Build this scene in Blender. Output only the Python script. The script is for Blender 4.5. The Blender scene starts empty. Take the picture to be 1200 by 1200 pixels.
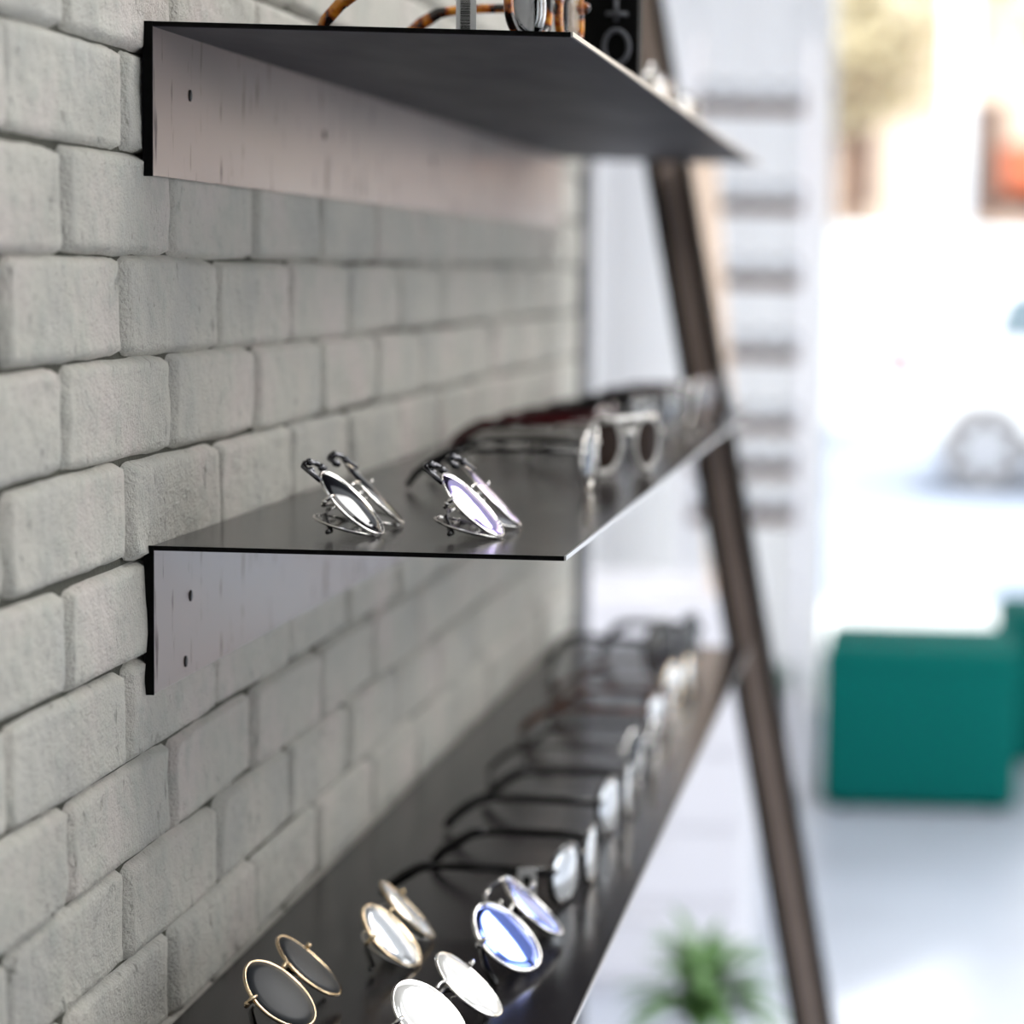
import bpy, bmesh, math, random
from mathutils import Vector, Matrix, noise
R = math.radians
C = bpy.context.scene.collection
S = bpy.context.scene
CAMZ = 1.45

# ------------------------------------------------------------------ camera
YAW, PIT, ROL, PPX, FPX = .0033, .0927, .026, 1085.6, 2965.8
cam_d = bpy.data.cameras.new('camera'); cam = bpy.data.objects.new('camera', cam_d); C.objects.link(cam)
cam_d.sensor_width = 36; cam_d.sensor_fit = 'HORIZONTAL'
cam_d.lens = FPX * 36 / 1200
cam_d.shift_x = (600 - PPX) / 1200
cam_d.clip_start = .05; cam_d.clip_end = 400
fwd = Vector((math.sin(YAW) * math.cos(PIT), math.cos(YAW) * math.cos(PIT), -math.sin(PIT)))
right0 = Vector((math.cos(YAW), -math.sin(YAW), 0)); up0 = right0.cross(fwd)
rt = right0 * math.cos(ROL) + up0 * math.sin(ROL); up = up0 * math.cos(ROL) - right0 * math.sin(ROL)
M = Matrix((rt, up, -fwd)).transposed().to_4x4(); M.translation = (0, 0, CAMZ)
cam.matrix_world = M
cam_d.dof.use_dof = True; cam_d.dof.focus_distance = 1.50; cam_d.dof.aperture_fstop = 3.7
cam_d.dof.aperture_blades = 9
S.camera = cam

# ------------------------------------------------------------------ world, sun, lamps, exposure
w = bpy.data.worlds.new('world'); S.world = w; w.use_nodes = True
nt = w.node_tree; bg = nt.nodes['Background']
tc = nt.nodes.new('ShaderNodeTexCoord'); sp = nt.nodes.new('ShaderNodeSeparateXYZ')
rp = nt.nodes.new('ShaderNodeValToRGB')
nt.links.new(tc.outputs['Generated'], sp.inputs[0]); nt.links.new(sp.outputs['Z'], rp.inputs[0])
rp.color_ramp.elements[0].position = 0; rp.color_ramp.elements[0].color = (1, .975, .955, 1)
rp.color_ramp.elements[1].position = .6; rp.color_ramp.elements[1].color = (.80, .88, 1, 1)
nt.links.new(rp.outputs[0], bg.inputs[0]); bg.inputs[1].default_value = 3.6
S.view_settings.view_transform = 'Standard'; S.view_settings.look = 'None'
S.view_settings.gamma = 1; S.view_settings.use_curve_mapping = False
S.view_settings.exposure = 0.0

sd = bpy.data.lights.new('sun', 'SUN'); sd.energy = 4.0; sd.angle = R(2); sd.color = (1, .95, .86)
so = bpy.data.objects.new('sun', sd); C.objects.link(so)
so.rotation_euler = Vector((.35, .60, -.9)).to_track_quat('-Z', 'Y').to_euler()

def area(name, loc, size, energy, col, rot=(0, 0, 0)):
    l = bpy.data.lights.new(name, 'AREA'); l.shape = 'RECTANGLE'; l.size, l.size_y = size
    l.energy = energy; l.color = col
    o = bpy.data.objects.new(name, l); C.objects.link(o); o.location = loc; o.rotation_euler = rot
    return o
area('ceiling_fill', (1.3, 1.9, 3.05), (1.6, 1.0), 46, (1, .97, .93))  # unseen lamp added as ambient fill on the bricks
area('ceiling_fill', (1.8, 4.6, 3.05), (2.0, 2.0), 140, (1, .98, .96))  # unseen fill added to brighten the far part of the room
area('ceiling_fill', (-.1, 1.3, 3.05), (.3, 1.6), 5, (.86, .93, 1))

# ------------------------------------------------------------------ materials
def lin(c):
    return tuple((v / 12.92 if v <= .04045 else ((v + .055) / 1.055) ** 2.4) for v in [x / 255 for x in c]) + (1,)
def mat(name, col, rough=.5, metal=0, bump=None, var=None, coat=0, spec=.5, emit=None, stretch=(1, 1, 1), trans=0, ior=1.45):
    m = bpy.data.materials.new(name); m.use_nodes = True
    n = m.node_tree; b = n.nodes['Principled BSDF']
    c = col if len(col) == 4 else col + (1,)
    b.inputs['Base Color'].default_value = c
    b.inputs['Roughness'].default_value = rough; b.inputs['Metallic'].default_value = metal
    b.inputs['Coat Weight'].default_value = coat; b.inputs['Specular IOR Level'].default_value = spec
    b.inputs['Transmission Weight'].default_value = trans; b.inputs['IOR'].default_value = ior
    t = n.nodes.new('ShaderNodeTexCoord'); mp = n.nodes.new('ShaderNodeMapping'); mp.inputs['Scale'].default_value = stretch
    n.links.new(t.outputs['Object'], mp.inputs[0])
    if var:
        sc, amt = var
        ns = n.nodes.new('ShaderNodeTexNoise'); ns.inputs['Scale'].default_value = sc; ns.inputs['Detail'].default_value = 5
        n.links.new(mp.outputs[0], ns.inputs['Vector'])
        r = n.nodes.new('ShaderNodeValToRGB')
        r.color_ramp.elements[0].position = .3; r.color_ramp.elements[1].position = .7
        r.color_ramp.elements[0].color = tuple(v * (1 - amt) for v in c[:3]) + (1,)
        r.color_ramp.elements[1].color = tuple(min(1, v * (1 + amt)) for v in c[:3]) + (1,)
        n.links.new(ns.outputs[0], r.inputs[0]); n.links.new(r.outputs[0], b.inputs['Base Color'])
    if bump:
        sc, st = bump
        n2 = n.nodes.new('ShaderNodeTexNoise'); n2.inputs['Scale'].default_value = sc; n2.inputs['Detail'].default_value = 6
        n.links.new(mp.outputs[0], n2.inputs['Vector'])
        bp = n.nodes.new('ShaderNodeBump'); bp.inputs['Strength'].default_value = st; bp.inputs['Distance'].default_value = .002
        n.links.new(n2.outputs[0], bp.inputs['Height']); n.links.new(bp.outputs[0], b.inputs['Normal'])
    return m

def brick_material():
    m = bpy.data.materials.new('painted_brick'); m.use_nodes = True; n = m.node_tree; L = n.links
    b = n.nodes['Principled BSDF']; b.inputs['Roughness'].default_value = .72; b.inputs['Specular IOR Level'].default_value = .3
    t = n.nodes.new('ShaderNodeTexCoord'); oi = n.nodes.new('ShaderNodeObjectInfo')
    add = n.nodes.new('ShaderNodeVectorMath'); add.operation = 'ADD'
    mul = n.nodes.new('ShaderNodeVectorMath'); mul.operation = 'SCALE'; mul.inputs['Scale'].default_value = 1
    L.new(oi.outputs['Location'], mul.inputs[0]); L.new(t.outputs['Object'], add.inputs[0]); L.new(mul.outputs[0], add.inputs[1])
    def nz(scale, detail, vec=(1, 1, 1), rough=.55):
        mp = n.nodes.new('ShaderNodeMapping'); mp.inputs['Scale'].default_value = vec
        L.new(add.outputs[0], mp.inputs[0])
        x = n.nodes.new('ShaderNodeTexNoise'); x.inputs['Scale'].default_value = scale; x.inputs['Detail'].default_value = detail
        x.inputs['Roughness'].default_value = rough; L.new(mp.outputs[0], x.inputs['Vector']); return x
    big = nz(9, 3); mid = nz(60, 6); streak = nz(62, 5, (1, 1.3, .8)); fine = nz(520, 4)
    r = n.nodes.new('ShaderNodeValToRGB'); e = r.color_ramp.elements
    e[0].position = .3; e[0].color = lin((164, 163, 158)); e[1].position = .72; e[1].color = lin((184, 176, 171))
    k = e.new(.5); k.color = lin((175, 173, 165))
    L.new(big.outputs[0], r.inputs[0])
    # grey-green patches and dark pits
    mx = n.nodes.new('ShaderNodeMix'); mx.data_type = 'RGBA'; mx.blend_type = 'MIX'
    rr = n.nodes.new('ShaderNodeValToRGB'); rr.color_ramp.elements[0].position = .50; rr.color_ramp.elements[1].position = .78
    rr.color_ramp.elements[1].color = (.55, .55, .55, 1)
    L.new(mid.outputs[0], rr.inputs[0]); L.new(rr.outputs[0], mx.inputs[0]); L.new(r.outputs[0], mx.inputs[6]); mx.inputs[7].default_value = lin((150, 155, 148))
    mx2 = n.nodes.new('ShaderNodeMix'); mx2.data_type = 'RGBA'
    r2 = n.nodes.new('ShaderNodeValToRGB'); r2.color_ramp.elements[0].position = .645; r2.color_ramp.elements[1].position = .74
    r2.color_ramp.elements[1].color = (.55, .55, .55, 1)
    L.new(streak.outputs[0], r2.inputs[0]); L.new(r2.outputs[0], mx2.inputs[0]); L.new(mx.outputs[2], mx2.inputs[6]); mx2.inputs[7].default_value = lin((122, 122, 116))
    pit = nz(210, 3, (1, 1.2, .7)); r4 = n.nodes.new('ShaderNodeValToRGB'); r4.color_ramp.elements[0].position = .66; r4.color_ramp.elements[0].color = (0, 0, 0, 1)
    r4.color_ramp.elements[1].position = .74; r4.color_ramp.elements[1].color = (.6, .6, .6, 1); L.new(pit.outputs[0], r4.inputs[0])
    mx4 = n.nodes.new('ShaderNodeMix'); mx4.data_type = 'RGBA'; L.new(r4.outputs[0], mx4.inputs[0]); L.new(mx2.outputs[2], mx4.inputs[6]); mx4.inputs[7].default_value = lin((104, 102, 94))
    L.new(mx4.outputs[2], b.inputs['Base Color'])
    m1 = n.nodes.new('ShaderNodeMath'); m1.operation = 'MULTIPLY_ADD'; m1.inputs[1].default_value = 1.6
    L.new(mid.outputs[0], m1.inputs[0])
    m3 = n.nodes.new('ShaderNodeMath'); m3.operation = 'MULTIPLY'; m3.inputs[1].default_value = -1.2; L.new(r2.outputs[0], m3.inputs[0])
    L.new(m3.outputs[0], m1.inputs[2])
    m2 = n.nodes.new('ShaderNodeMath'); m2.operation = 'MULTIPLY_ADD'; m2.inputs[1].default_value = .55
    L.new(fine.outputs[0], m2.inputs[0]); L.new(m1.outputs[0], m2.inputs[2])
    bp = n.nodes.new('ShaderNodeBump'); bp.inputs['Strength'].default_value = .8; bp.inputs['Distance'].default_value = .0036
    L.new(m2.outputs[0], bp.inputs['Height']); L.new(bp.outputs[0], b.inputs['Normal'])
    return m

def clear_glass(name, tint=(1, 1, 1), rough=0, base=.04):
    m = bpy.data.materials.new(name); m.use_nodes = True; n = m.node_tree
    for x in list(n.nodes):
        if x.type == 'BSDF_PRINCIPLED': n.nodes.remove(x)
    out = n.nodes['Material Output']
    tr = n.nodes.new('ShaderNodeBsdfTransparent'); tr.inputs[0].default_value = tint + (1,)
    gl = n.nodes.new('ShaderNodeBsdfGlossy'); gl.inputs['Roughness'].default_value = rough
    fr = n.nodes.new('ShaderNodeFresnel'); fr.inputs[0].default_value = 1.5
    mx = n.nodes.new('ShaderNodeMixShader')
    n.links.new(fr.outputs[0], mx.inputs[0]); n.links.new(tr.outputs[0], mx.inputs[1]); n.links.new(gl.outputs[0], mx.inputs[2])
    n.links.new(mx.outputs[0], out.inputs[0])
    return m

def tortoise():
    m = mat('tortoiseshell', (.5, .12, .01), .12, 0, coat=.6)
    n = m.node_tree; b = n.nodes['Principled BSDF']
    t = n.nodes.new('ShaderNodeTexCoord'); x = n.nodes.new('ShaderNodeTexNoise'); x.inputs['Scale'].default_value = 85; x.inputs['Detail'].default_value = 2
    r = n.nodes.new('ShaderNodeValToRGB'); e = r.color_ramp.elements
    e[0].position = .44; e[0].color = (.012, .004, .002, 1); e[1].position = .58; e[1].color = (.95, .38, .03, 1)
    k = e.new(.50); k.color = (.60, .13, .01, 1)
    n.links.new(t.outputs['Object'], x.inputs['Vector']); n.links.new(x.outputs[0], r.inputs[0]); n.links.new(r.outputs[0], b.inputs['Base Color'])
    b.inputs['Transmission Weight'].default_value = .35
    return m

def steel_sheet(name, col, rough, spec, marks=False):
    m = mat(name, col, rough, .25, spec=spec)
    n = m.node_tree; b = n.nodes['Principled BSDF']; L = n.links
    t = n.nodes.new('ShaderNodeTexCoord'); mp = n.nodes.new('ShaderNodeMapping'); mp.inputs['Scale'].default_value = (1, .35, 1)
    x = n.nodes.new('ShaderNodeTexNoise'); x.inputs['Scale'].default_value = 14; x.inputs['Detail'].default_value = 4; x.inputs['Roughness'].default_value = .5
    L.new(t.outputs['Object'], mp.inputs[0]); L.new(mp.outputs[0], x.inputs['Vector'])
    r = n.nodes.new('ShaderNodeMapRange'); r.inputs['To Min'].default_value = rough * .9; r.inputs['To Max'].default_value = rough * 1.12
    r.inputs['From Min'].default_value = .3; r.inputs['From Max'].default_value = .7
    L.new(x.outputs[0], r.inputs[0]); L.new(r.outputs[0], b.inputs['Roughness'])
    cr = n.nodes.new('ShaderNodeValToRGB'); cr.color_ramp.elements[0].position = .32; cr.color_ramp.elements[1].position = .68
    cr.color_ramp.elements[0].color = tuple(v * .85 for v in col[:3]) + (1,); cr.color_ramp.elements[1].color = tuple(v * 1.2 for v in col[:3]) + (1,)
    L.new(x.outputs[0], cr.inputs[0])
    if marks:
        mp2 = n.nodes.new('ShaderNodeMapping'); mp2.inputs['Scale'].default_value = (1, 1.6, .35); L.new(t.outputs['Object'], mp2.inputs[0])
        y = n.nodes.new('ShaderNodeTexNoise'); y.inputs['Scale'].default_value = 58; y.inputs['Detail'].default_value = 3; L.new(mp2.outputs[0], y.inputs['Vector'])
        r3 = n.nodes.new('ShaderNodeValToRGB'); r3.color_ramp.elements[0].position = .60; r3.color_ramp.elements[0].color = (0, 0, 0, 1)
        r3.color_ramp.elements[1].position = .75; r3.color_ramp.elements[1].color = (.7, .7, .7, 1); L.new(y.outputs[0], r3.inputs[0])
        mxx = n.nodes.new('ShaderNodeMix'); mxx.data_type = 'RGBA'; L.new(r3.outputs[0], mxx.inputs[0]); L.new(cr.outputs[0], mxx.inputs[6]); mxx.inputs[7].default_value = (.02, .016, .018, 1)
        L.new(mxx.outputs[2], b.inputs['Base Color'])
        rm = n.nodes.new('ShaderNodeMath'); rm.operation = 'MULTIPLY_ADD'; rm.inputs[1].default_value = .5; L.new(r3.outputs[0], rm.inputs[0]); L.new(r.outputs[0], rm.inputs[2])
        L.new(rm.outputs[0], b.inputs['Roughness'])
    else: L.new(cr.outputs[0], b.inputs['Base Color'])
    return m

def sheer_fabric():
    m = mat('sheer_fabric', (.9, .9, .9), .9, var=(60, .02)); n = m.node_tree
    tl = n.nodes.new('ShaderNodeBsdfTranslucent'); tl.inputs[0].default_value = (.86, .86, .88, 1)
    mx = n.nodes.new('ShaderNodeMixShader'); mx.inputs[0].default_value = .55
    b = n.nodes['Principled BSDF']
    n.links.new(b.outputs[0], mx.inputs[1]); n.links.new(tl.outputs[0], mx.inputs[2]); n.links.new(mx.outputs[0], n.nodes['Material Output'].inputs[0])
    return m
MT = dict(
    sheer=sheer_fabric(),
    brick=brick_material(),
    mortar=mat('mortar', lin((66, 66, 58)), .95, bump=(300, .6), var=(40, .15)),  # joint shade between the bricks is put into this dark colour
    plaster=mat('white_plaster', lin((238, 238, 241)), .8, bump=(80, .1)),
    ceiling=mat('ceiling_paint', lin((225, 225, 222)), .9, bump=(60, .05)),
    floor=mat('polished_concrete', lin((168, 174, 186)), .34, var=(1.6, .10), bump=(30, .03)),
    greytrim=mat('grey_trim_paint', lin((92, 93, 98)), .6, var=(20, .1)),
    shelf=steel_sheet('blackened_steel', (.012, .0105, .0125), .19, .25),
    flange=steel_sheet('worn_steel_flange', (.165, .118, .104), .33, .6, True),
    litedge=mat('window_lit_steel', (.62, .60, .58), .35, .8, bump=(300, .1)),  # bright colour holds the window light on the long edge
    underside=steel_sheet('mill_finish_underside', (.034, .030, .036), .52, .30),
    slot=mat('dark_bolt', (.008, .008, .008), .5, .5, bump=(200, .1)),
    black=mat('black_paint', (.003, .003, .003), .6, spec=.1, bump=(200, .05)),
    web=mat('bronzed_steel', (.44, .345, .295), .40, .30, var=(8, .15)),
    silver=mat('silver_metal', (.85, .83, .80), .12, 1, var=(40, .05)),
    gold=mat('gold_metal', (.85, .66, .42), .14, 1, var=(40, .05)),
    gun=mat('gunmetal', (.12, .12, .13), .2, 1, var=(40, .05)),
    acetate=mat('black_acetate', (.006, .006, .007), .12, coat=.5, var=(60, .3)),
    maroon=mat('maroon_acetate', (.055, .006, .008), .12, coat=.5, var=(60, .4)),
    brownac=mat('brown_acetate', (.10, .035, .018), .14, coat=.5, var=(70, .6)),
    greyac=mat('pale_grey_acetate', (.62, .60, .56), .15, coat=.5, trans=.3, var=(60, .1)),
    tort=tortoise(),
    lens_dark=mat('dark_lens', (.006, .006, .008), .03, spec=.5, var=(20, .1)),
    lens_smoke=mat('smoke_lens', (.022, .025, .029), .42, spec=.25, ior=1.35, var=(20, .1)),
    lens_brown=mat('brown_lens', (.016, .008, .005), .40, spec=.1, ior=1.25, var=(20, .1)),
    lens_mirror=mat('silver_mirror_lens', (.86, .90, .94), .06, .6, var=(20, .02)),  # partly diffuse pale base keeps a bright reflection in the colour
    lens_white=mat('white_mirror_lens', (.96, .96, .94), .12, .35, var=(20, .02)),  # white reflection painted as a mostly diffuse base
    lens_blue=mat('blue_mirror_lens', (.22, .33, 1.0), .03, 1, var=(20, .05)),
    lens_violet=mat('violet_mirror_lens', (.60, .50, .95), .03, 1, var=(20, .05)),
    lens_clear=clear_glass('clear_lens', (.93, .95, .97)),
    pane=clear_glass('window_glass', (.97, .98, .98)),
    teal=mat('teal_upholstery', lin((0, 96, 90)), .85, spec=.15, var=(120, .06), bump=(400, .3)),
    card=mat('white_card', (.82, .82, .80), .6, bump=(200, .05)),
    ink=mat('black_ink', (.01, .01, .01), .6, bump=(200, .05)),
    wood=mat('brown_wood', lin((84, 62, 46)), .55, var=(14, .25), stretch=(1, 6, 6)),
    palewood=mat('pale_wood', lin((222, 200, 180)), .55, var=(12, .12), stretch=(6, 6, 1)),
    lacquer=mat('white_lacquer', lin((224, 224, 230)), .3, bump=(20, .02)),
    leaf=mat('leaf_green', lin((84, 122, 66)), .45, var=(12, .35)),
    leaf2=mat('leaf_grey_green', lin((122, 150, 132)), .5, var=(12, .2)),
    stem=mat('stem_brown', lin((90, 80, 60)), .8, var=(30, .2)),
    soil=mat('soil', lin((60, 48, 40)), 1, bump=(200, .8)),
    pot=mat('grey_ceramic', lin((205, 205, 208)), .4, bump=(40, .05)),
    darkpot=mat('charcoal_ceramic', lin((70, 72, 76)), .5, bump=(40, .05)),
    asphalt=mat('asphalt', lin((150, 156, 168)), .9, var=(3, .12), bump=(60, .3)),
    pave=mat('pavement', lin((222, 220, 214)), .9, var=(4, .05), bump=(60, .2)),
    carpaint=mat('white_car_paint', (.86, .86, .86), .2, coat=.6, var=(3, .02)),
    carglass=mat('car_window', (.10, .14, .16), .05, spec=.8, var=(3, .05)),
    tyre=mat('tyre_rubber', lin((120, 118, 118)), .9, bump=(80, .3)),
    alloy=mat('alloy_rim', (.6, .6, .62), .3, .6, var=(10, .05)),
    taillight=mat('tail_light_red', (.5, .03, .03), .25, var=(30, .2)),
    darkplastic=mat('dark_plastic', (.07, .065, .06), .6, bump=(60, .1)),
    foliage=mat('sunlit_foliage', lin((222, 208, 172)), .9, var=(.6, .25)),  # pale base stands in for overexposed sun on the leaves
    foliage2=mat('olive_foliage', lin((204, 202, 166)), .9, var=(.6, .25)),  # olive, paled in the base for the same sun glare
    bark=mat('bark', lin((150, 120, 100)), .9, bump=(20, .6), var=(6, .2)),
    facade=mat('beige_render', lin((230, 208, 188)), .9, var=(2, .06)),
    facade_dark=mat('dark_glazing', lin((120, 98, 86)), .3, var=(2, .2)),
    orange=mat('orange_canvas', lin((214, 128, 92)), .8, var=(6, .1)),
    whitewall=mat('whitewash', lin((238, 238, 236)), .85, var=(3, .03)),
)

# ------------------------------------------------------------------ helpers
def obj(name, bm, m, parent=None, smooth=True, loc=None):
    me = bpy.data.meshes.new(name); bm.to_mesh(me); bm.free()
    me.materials.append(MT[m] if isinstance(m, str) else m)
    if smooth:
        for p in me.polygons: p.use_smooth = True
    o = bpy.data.objects.new(name, me); C.objects.link(o)
    if parent: o.parent = parent
    if loc: o.location = loc
    return o
def tag(o, label, cat, group=None, kind=None):
    o['label'] = label; o['category'] = cat
    if group: o['group'] = group
    if kind: o['kind'] = kind
    return o
def empty(name, loc=(0, 0, 0), rot=(0, 0, 0)):
    o = bpy.data.objects.new(name, None); C.objects.link(o); o.location = loc; o.rotation_euler = rot
    o.empty_display_size = .05
    return o
def struct(o): o['kind'] = 'structure'; return o
def copy_tree(o, parent=None):
    c = o.copy(); C.objects.link(c); c.parent = parent
    for ch in list(o.children): copy_tree(ch, c)
    return c
def box(bm, a, b, bev=0, M=None):
    x0, y0, z0 = a; x1, y1, z1 = b
    r = bmesh.ops.create_cube(bm, size=1)
    for v in r['verts']:
        v.co = Vector(((v.co.x + .5) * (x1 - x0) + x0, (v.co.y + .5) * (y1 - y0) + y0, (v.co.z + .5) * (z1 - z0) + z0))
    vs = r['verts']
    if bev:
        es = list({e for v in vs for e in v.link_edges})
        g = bmesh.ops.bevel(bm, geom=es, offset=bev, segments=3, affect='EDGES', profile=.6)
        vs = list({v for f in g['faces'] for v in f.verts} | {v for v in vs if v.is_valid})
    if M:
        for v in vs: v.co = M @ v.co
    return vs
def bx(name, a, b, m, parent=None, bev=0, smooth=False, M=None):
    bm = bmesh.new(); box(bm, a, b, bev, M); return obj(name, bm, m, parent, smooth)
def tube(bm, pts, rad, seg=8, closed=False, flat=None, cap=True):
    """rad: number or list; flat=(sx, sy) scales the section (sx along 'side', sy along 'normal')"""
    P = [Vector(p) for p in pts]; n = len(P); rings = []
    prev = None
    for i, p in enumerate(P):
        if closed: t = (P[(i + 1) % n] - P[i - 1]).normalized()
        else: t = (P[min(i + 1, n - 1)] - P[max(i - 1, 0)]).normalized()
        if prev is None:
            a = Vector((1, 0, 0)) if abs(t.x) < .8 else Vector((0, 1, 0))
            s = (a - t * a.dot(t)).normalized()
        else:
            s = (prev - t * prev.dot(t)).normalized()
        prev = s; q = t.cross(s)
        r = rad[i] if isinstance(rad, (list, tuple)) else rad
        fx, fy = flat if flat else (1, 1)
        rings.append([bm.verts.new(p + s * (math.cos(2 * math.pi * k / seg) * r * fx) + q * (math.sin(2 * math.pi * k / seg) * r * fy)) for k in range(seg)])
    m = n if closed else n - 1
    for i in range(m):
        A, B = rings[i], rings[(i + 1) % n]
        for k in range(seg): bm.faces.new((A[k], A[(k + 1) % seg], B[(k + 1) % seg], B[k]))
    if not closed and cap:
        bm.faces.new(rings[0][::-1]); bm.faces.new(rings[-1])
def ball(bm, c, r, sc=(1, 1, 1), seg=10):
    g = bmesh.ops.create_uvsphere(bm, u_segments=seg, v_segments=max(5, seg // 2 + 1), radius=r)
    for v in g['verts']: v.co = Vector((v.co.x * sc[0], v.co.y * sc[1], v.co.z * sc[2])) + Vector(c)
def lathe(bm, prof, c=(0, 0, 0), seg=28):
    rings = []
    for r, z in prof:
        rings.append([bm.verts.new((c[0] + r * math.cos(2 * math.pi * k / seg), c[1] + r * math.sin(2 * math.pi * k / seg), c[2] + z)) for k in range(seg)])
    for A, B in zip(rings, rings[1:]):
        for k in range(seg): bm.faces.new((A[k], A[(k + 1) % seg], B[(k + 1) % seg], B[k]))
    if prof[0][0] > 1e-5: bm.faces.new(rings[0][::-1])
    if prof[-1][0] > 1e-5: bm.faces.new(rings[-1])
def world_min_z(root):
    bpy.context.view_layer.update()
    mz = 1e9
    def rec(o):
        nonlocal mz
        if o.type == 'MESH':
            for v in o.data.vertices:
                z = (o.matrix_world @ v.co).z
                if z < mz: mz = z
        for c in o.children: rec(c)
    rec(root); return mz

# ------------------------------------------------------------------ room shell
WX = -.4594           # plane of the brick faces
BH = .0597            # course height
struct(bx('floor', (-1.1, -3, -.1), (4.6, 8.35, 0), 'floor'))
struct(bx('ceiling', (-1.1, -3, 3.1), (4.6, 8.35, 3.25), 'ceiling'))
struct(bx('wall_back', (-1.1, -3.15, 0), (4.6, -3, 3.1), 'plaster'))
wb_ = bmesh.new(); box(wb_, (4.6, -3.15, 0), (4.75, .2, 3.1)); box(wb_, (4.6, 7.8, 0), (4.75, 8.35, 3.1)); box(wb_, (4.6, .2, 0), (4.75, 7.8, .25)); box(wb_, (4.6, .2, 2.8), (4.75, 7.8, 3.1))
struct(obj('wall_right', wb_, 'plaster', smooth=False))
struct(bx('wall_left_rear', (-1.1, 3.48, 0), (-1.0, 8.2, 3.1), 'plaster'))
wf = bmesh.new()
box(wf, (-1.1, 8.2, 0), (-1.0, 8.35, 3.1)); box(wf, (-1.0, 8.2, 2.75), (4.6, 8.35, 3.1))
struct(obj('wall_front', wf, 'plaster', smooth=False))
struct(bx('trim_1', (-.70, 3.402, 0), (-.452, 3.48, 3.1), 'greytrim'))
win = empty('window_1', (-.345, 8.27, 0)); struct(win)
fb = bmesh.new()
box(fb, (-.655, -.03, 0), (-.615, .03, 2.75)); box(fb, (-.615, -.03, 0), (0, .03, .05)); box(fb, (-.615, -.03, 2.70), (0, .03, 2.75)); box(fb, (0, -.03, 0), (.04, .03, 2.75)); box(fb, (4.905, -.03, 0), (4.945, .03, 2.75)); box(fb, (0.04, -.03, 0), (4.905, .03, .05)); box(fb, (0.04, -.03, 2.70), (4.905, .03, 2.75))
obj('window_frame', fb, 'plaster', win, False)
bx('pane', (-.615, -.004, .05), (0, .004, 2.70), 'pane', win)
for i in range(2):
    bx('pane', (.04 + i * 2.4325, -.004, .05), (2.4725 + i * 2.4325, .004, 2.70), 'pane', win)

win2 = empty('window_2', (4.67, .2, .25)); struct(win2)
fb = bmesh.new()
for y in (0, 2.52, 5.04, 7.56): box(fb, (-.03, y, 0), (.03, y + .04, 2.55))
for z in (0, 2.51): box(fb, (-.03, 0, z), (.03, 7.6, z + .04))
obj('window_frame', fb, 'plaster', win2, False)
for i in range(3): bx('pane', (-.004, .04 + i * 2.52, .04), (.004, 2.52 + i * 2.52, 2.51), 'pane', win2)
# brick wall
wall = struct(bx('wall_left', (-.70, -3, 0), (WX - .0068, 3.40, 3.1), 'mortar'))
rng = random.Random(5)
def brick_mesh(seed, Lb=.1918, Hb=.0600, nu=20, nv=10):
    bm = bmesh.new(); r = random.Random(seed); off = Vector((seed * 7.3, seed * 3.1, 0))
    T = .0066
    def pt(u, v):
        # squircle mapping with uneven outline
        e = 15
        k = (abs(u) ** e + abs(v) ** e) ** (1 / e)
        mxx = max(abs(u), abs(v)) or 1
        s = (mxx / k) if k else 1
        x, z = u * s * Lb / 2, v * s * Hb / 2
        rimf = max(abs(u), abs(v)) ** 3
        o1 = noise.noise(Vector((x * 30, z * 30, 1)) + off) * .0030 + noise.noise(Vector((x * 90, z * 90, 5)) + off) * .0014
        x += rimf * o1 * (1 if u > 0 else -1) - rimf * .0008 * (1 if u > 0 else -1)
        z += rimf * noise.noise(Vector((x * 26, z * 30, 9)) + off) * .0014 - rimf * .0002 * (1 if v > 0 else -1)
        dx = max(0, (Lb / 2 - abs(u) * Lb / 2)); dz = max(0, (Hb / 2 - abs(v) * Hb / 2))
        rd = .0030
        fx = 1 - max(0, 1 - dx / rd) ** 2; fz = 1 - max(0, 1 - dz / rd) ** 2
        h = T * math.sqrt(max(0, fx)) * math.sqrt(max(0, fz))
        h = h + noise.noise(Vector((x * 18, z * 26, 3)) + off) * .0017 * min(1, h / T) + noise.noise(Vector((x * 70, z * 60, 7)) + off) * .0012
        return Vector((h - T, x, z))
    us = [-1 + 2 * i / nu for i in range(nu + 1)]; vs = [-1 + 2 * i / nv for i in range(nv + 1)]
    ease = lambda t: math.copysign(abs(t) ** .62, t)
    us = [ease(t) for t in us]; vs = [ease(t) for t in vs]
    g = [[bm.verts.new(pt(u, v)) for v in vs] for u in us]
    for i in range(nu):
        for j in range(nv): bm.faces.new((g[i][j], g[i + 1][j], g[i + 1][j + 1], g[i][j + 1]))
    return bm
variants = []
for s in range(12):
    bm = brick_mesh(s + 1); me = bpy.data.meshes.new('brick'); bm.to_mesh(me); bm.free(); me.materials.append(MT['brick'])
    for p in me.polygons: p.use_smooth = True
    variants.append(me)
cells = []
zc0 = CAMZ + .119            # a bed joint
for k in range(-27, 28):
    zb = zc0 + k * BH - BH; zcen = zb + BH / 2
    if zb < 0.005 or zb + BH > 3.1: continue
    odd = (k % 2 == 0)       # course just under the joint at .119 is 'even' in the notes
    start = 1.267 if odd else 1.357
    for j in range(-12, 13):
        a = start + j * .1925; b = a + .1925
        if a < -1.0: continue
        b2 = min(b, 3.398)
        if b2 - a < .03: continue
        cells.append(((a + b2) / 2, zcen, b2 - a))
Minv = M.inverted()
def proj(p):
    q = Minv @ Vector(p); d = -q.z
    if d < .1: return None
    return PPX + FPX * q.x / d, 600 - FPX * q.y / d, d
def shown(c):
    q = proj((WX, c[0], c[1]))
    return q is not None and -110 < q[0] < 1300 and -80 < q[1] < 1290
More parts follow.
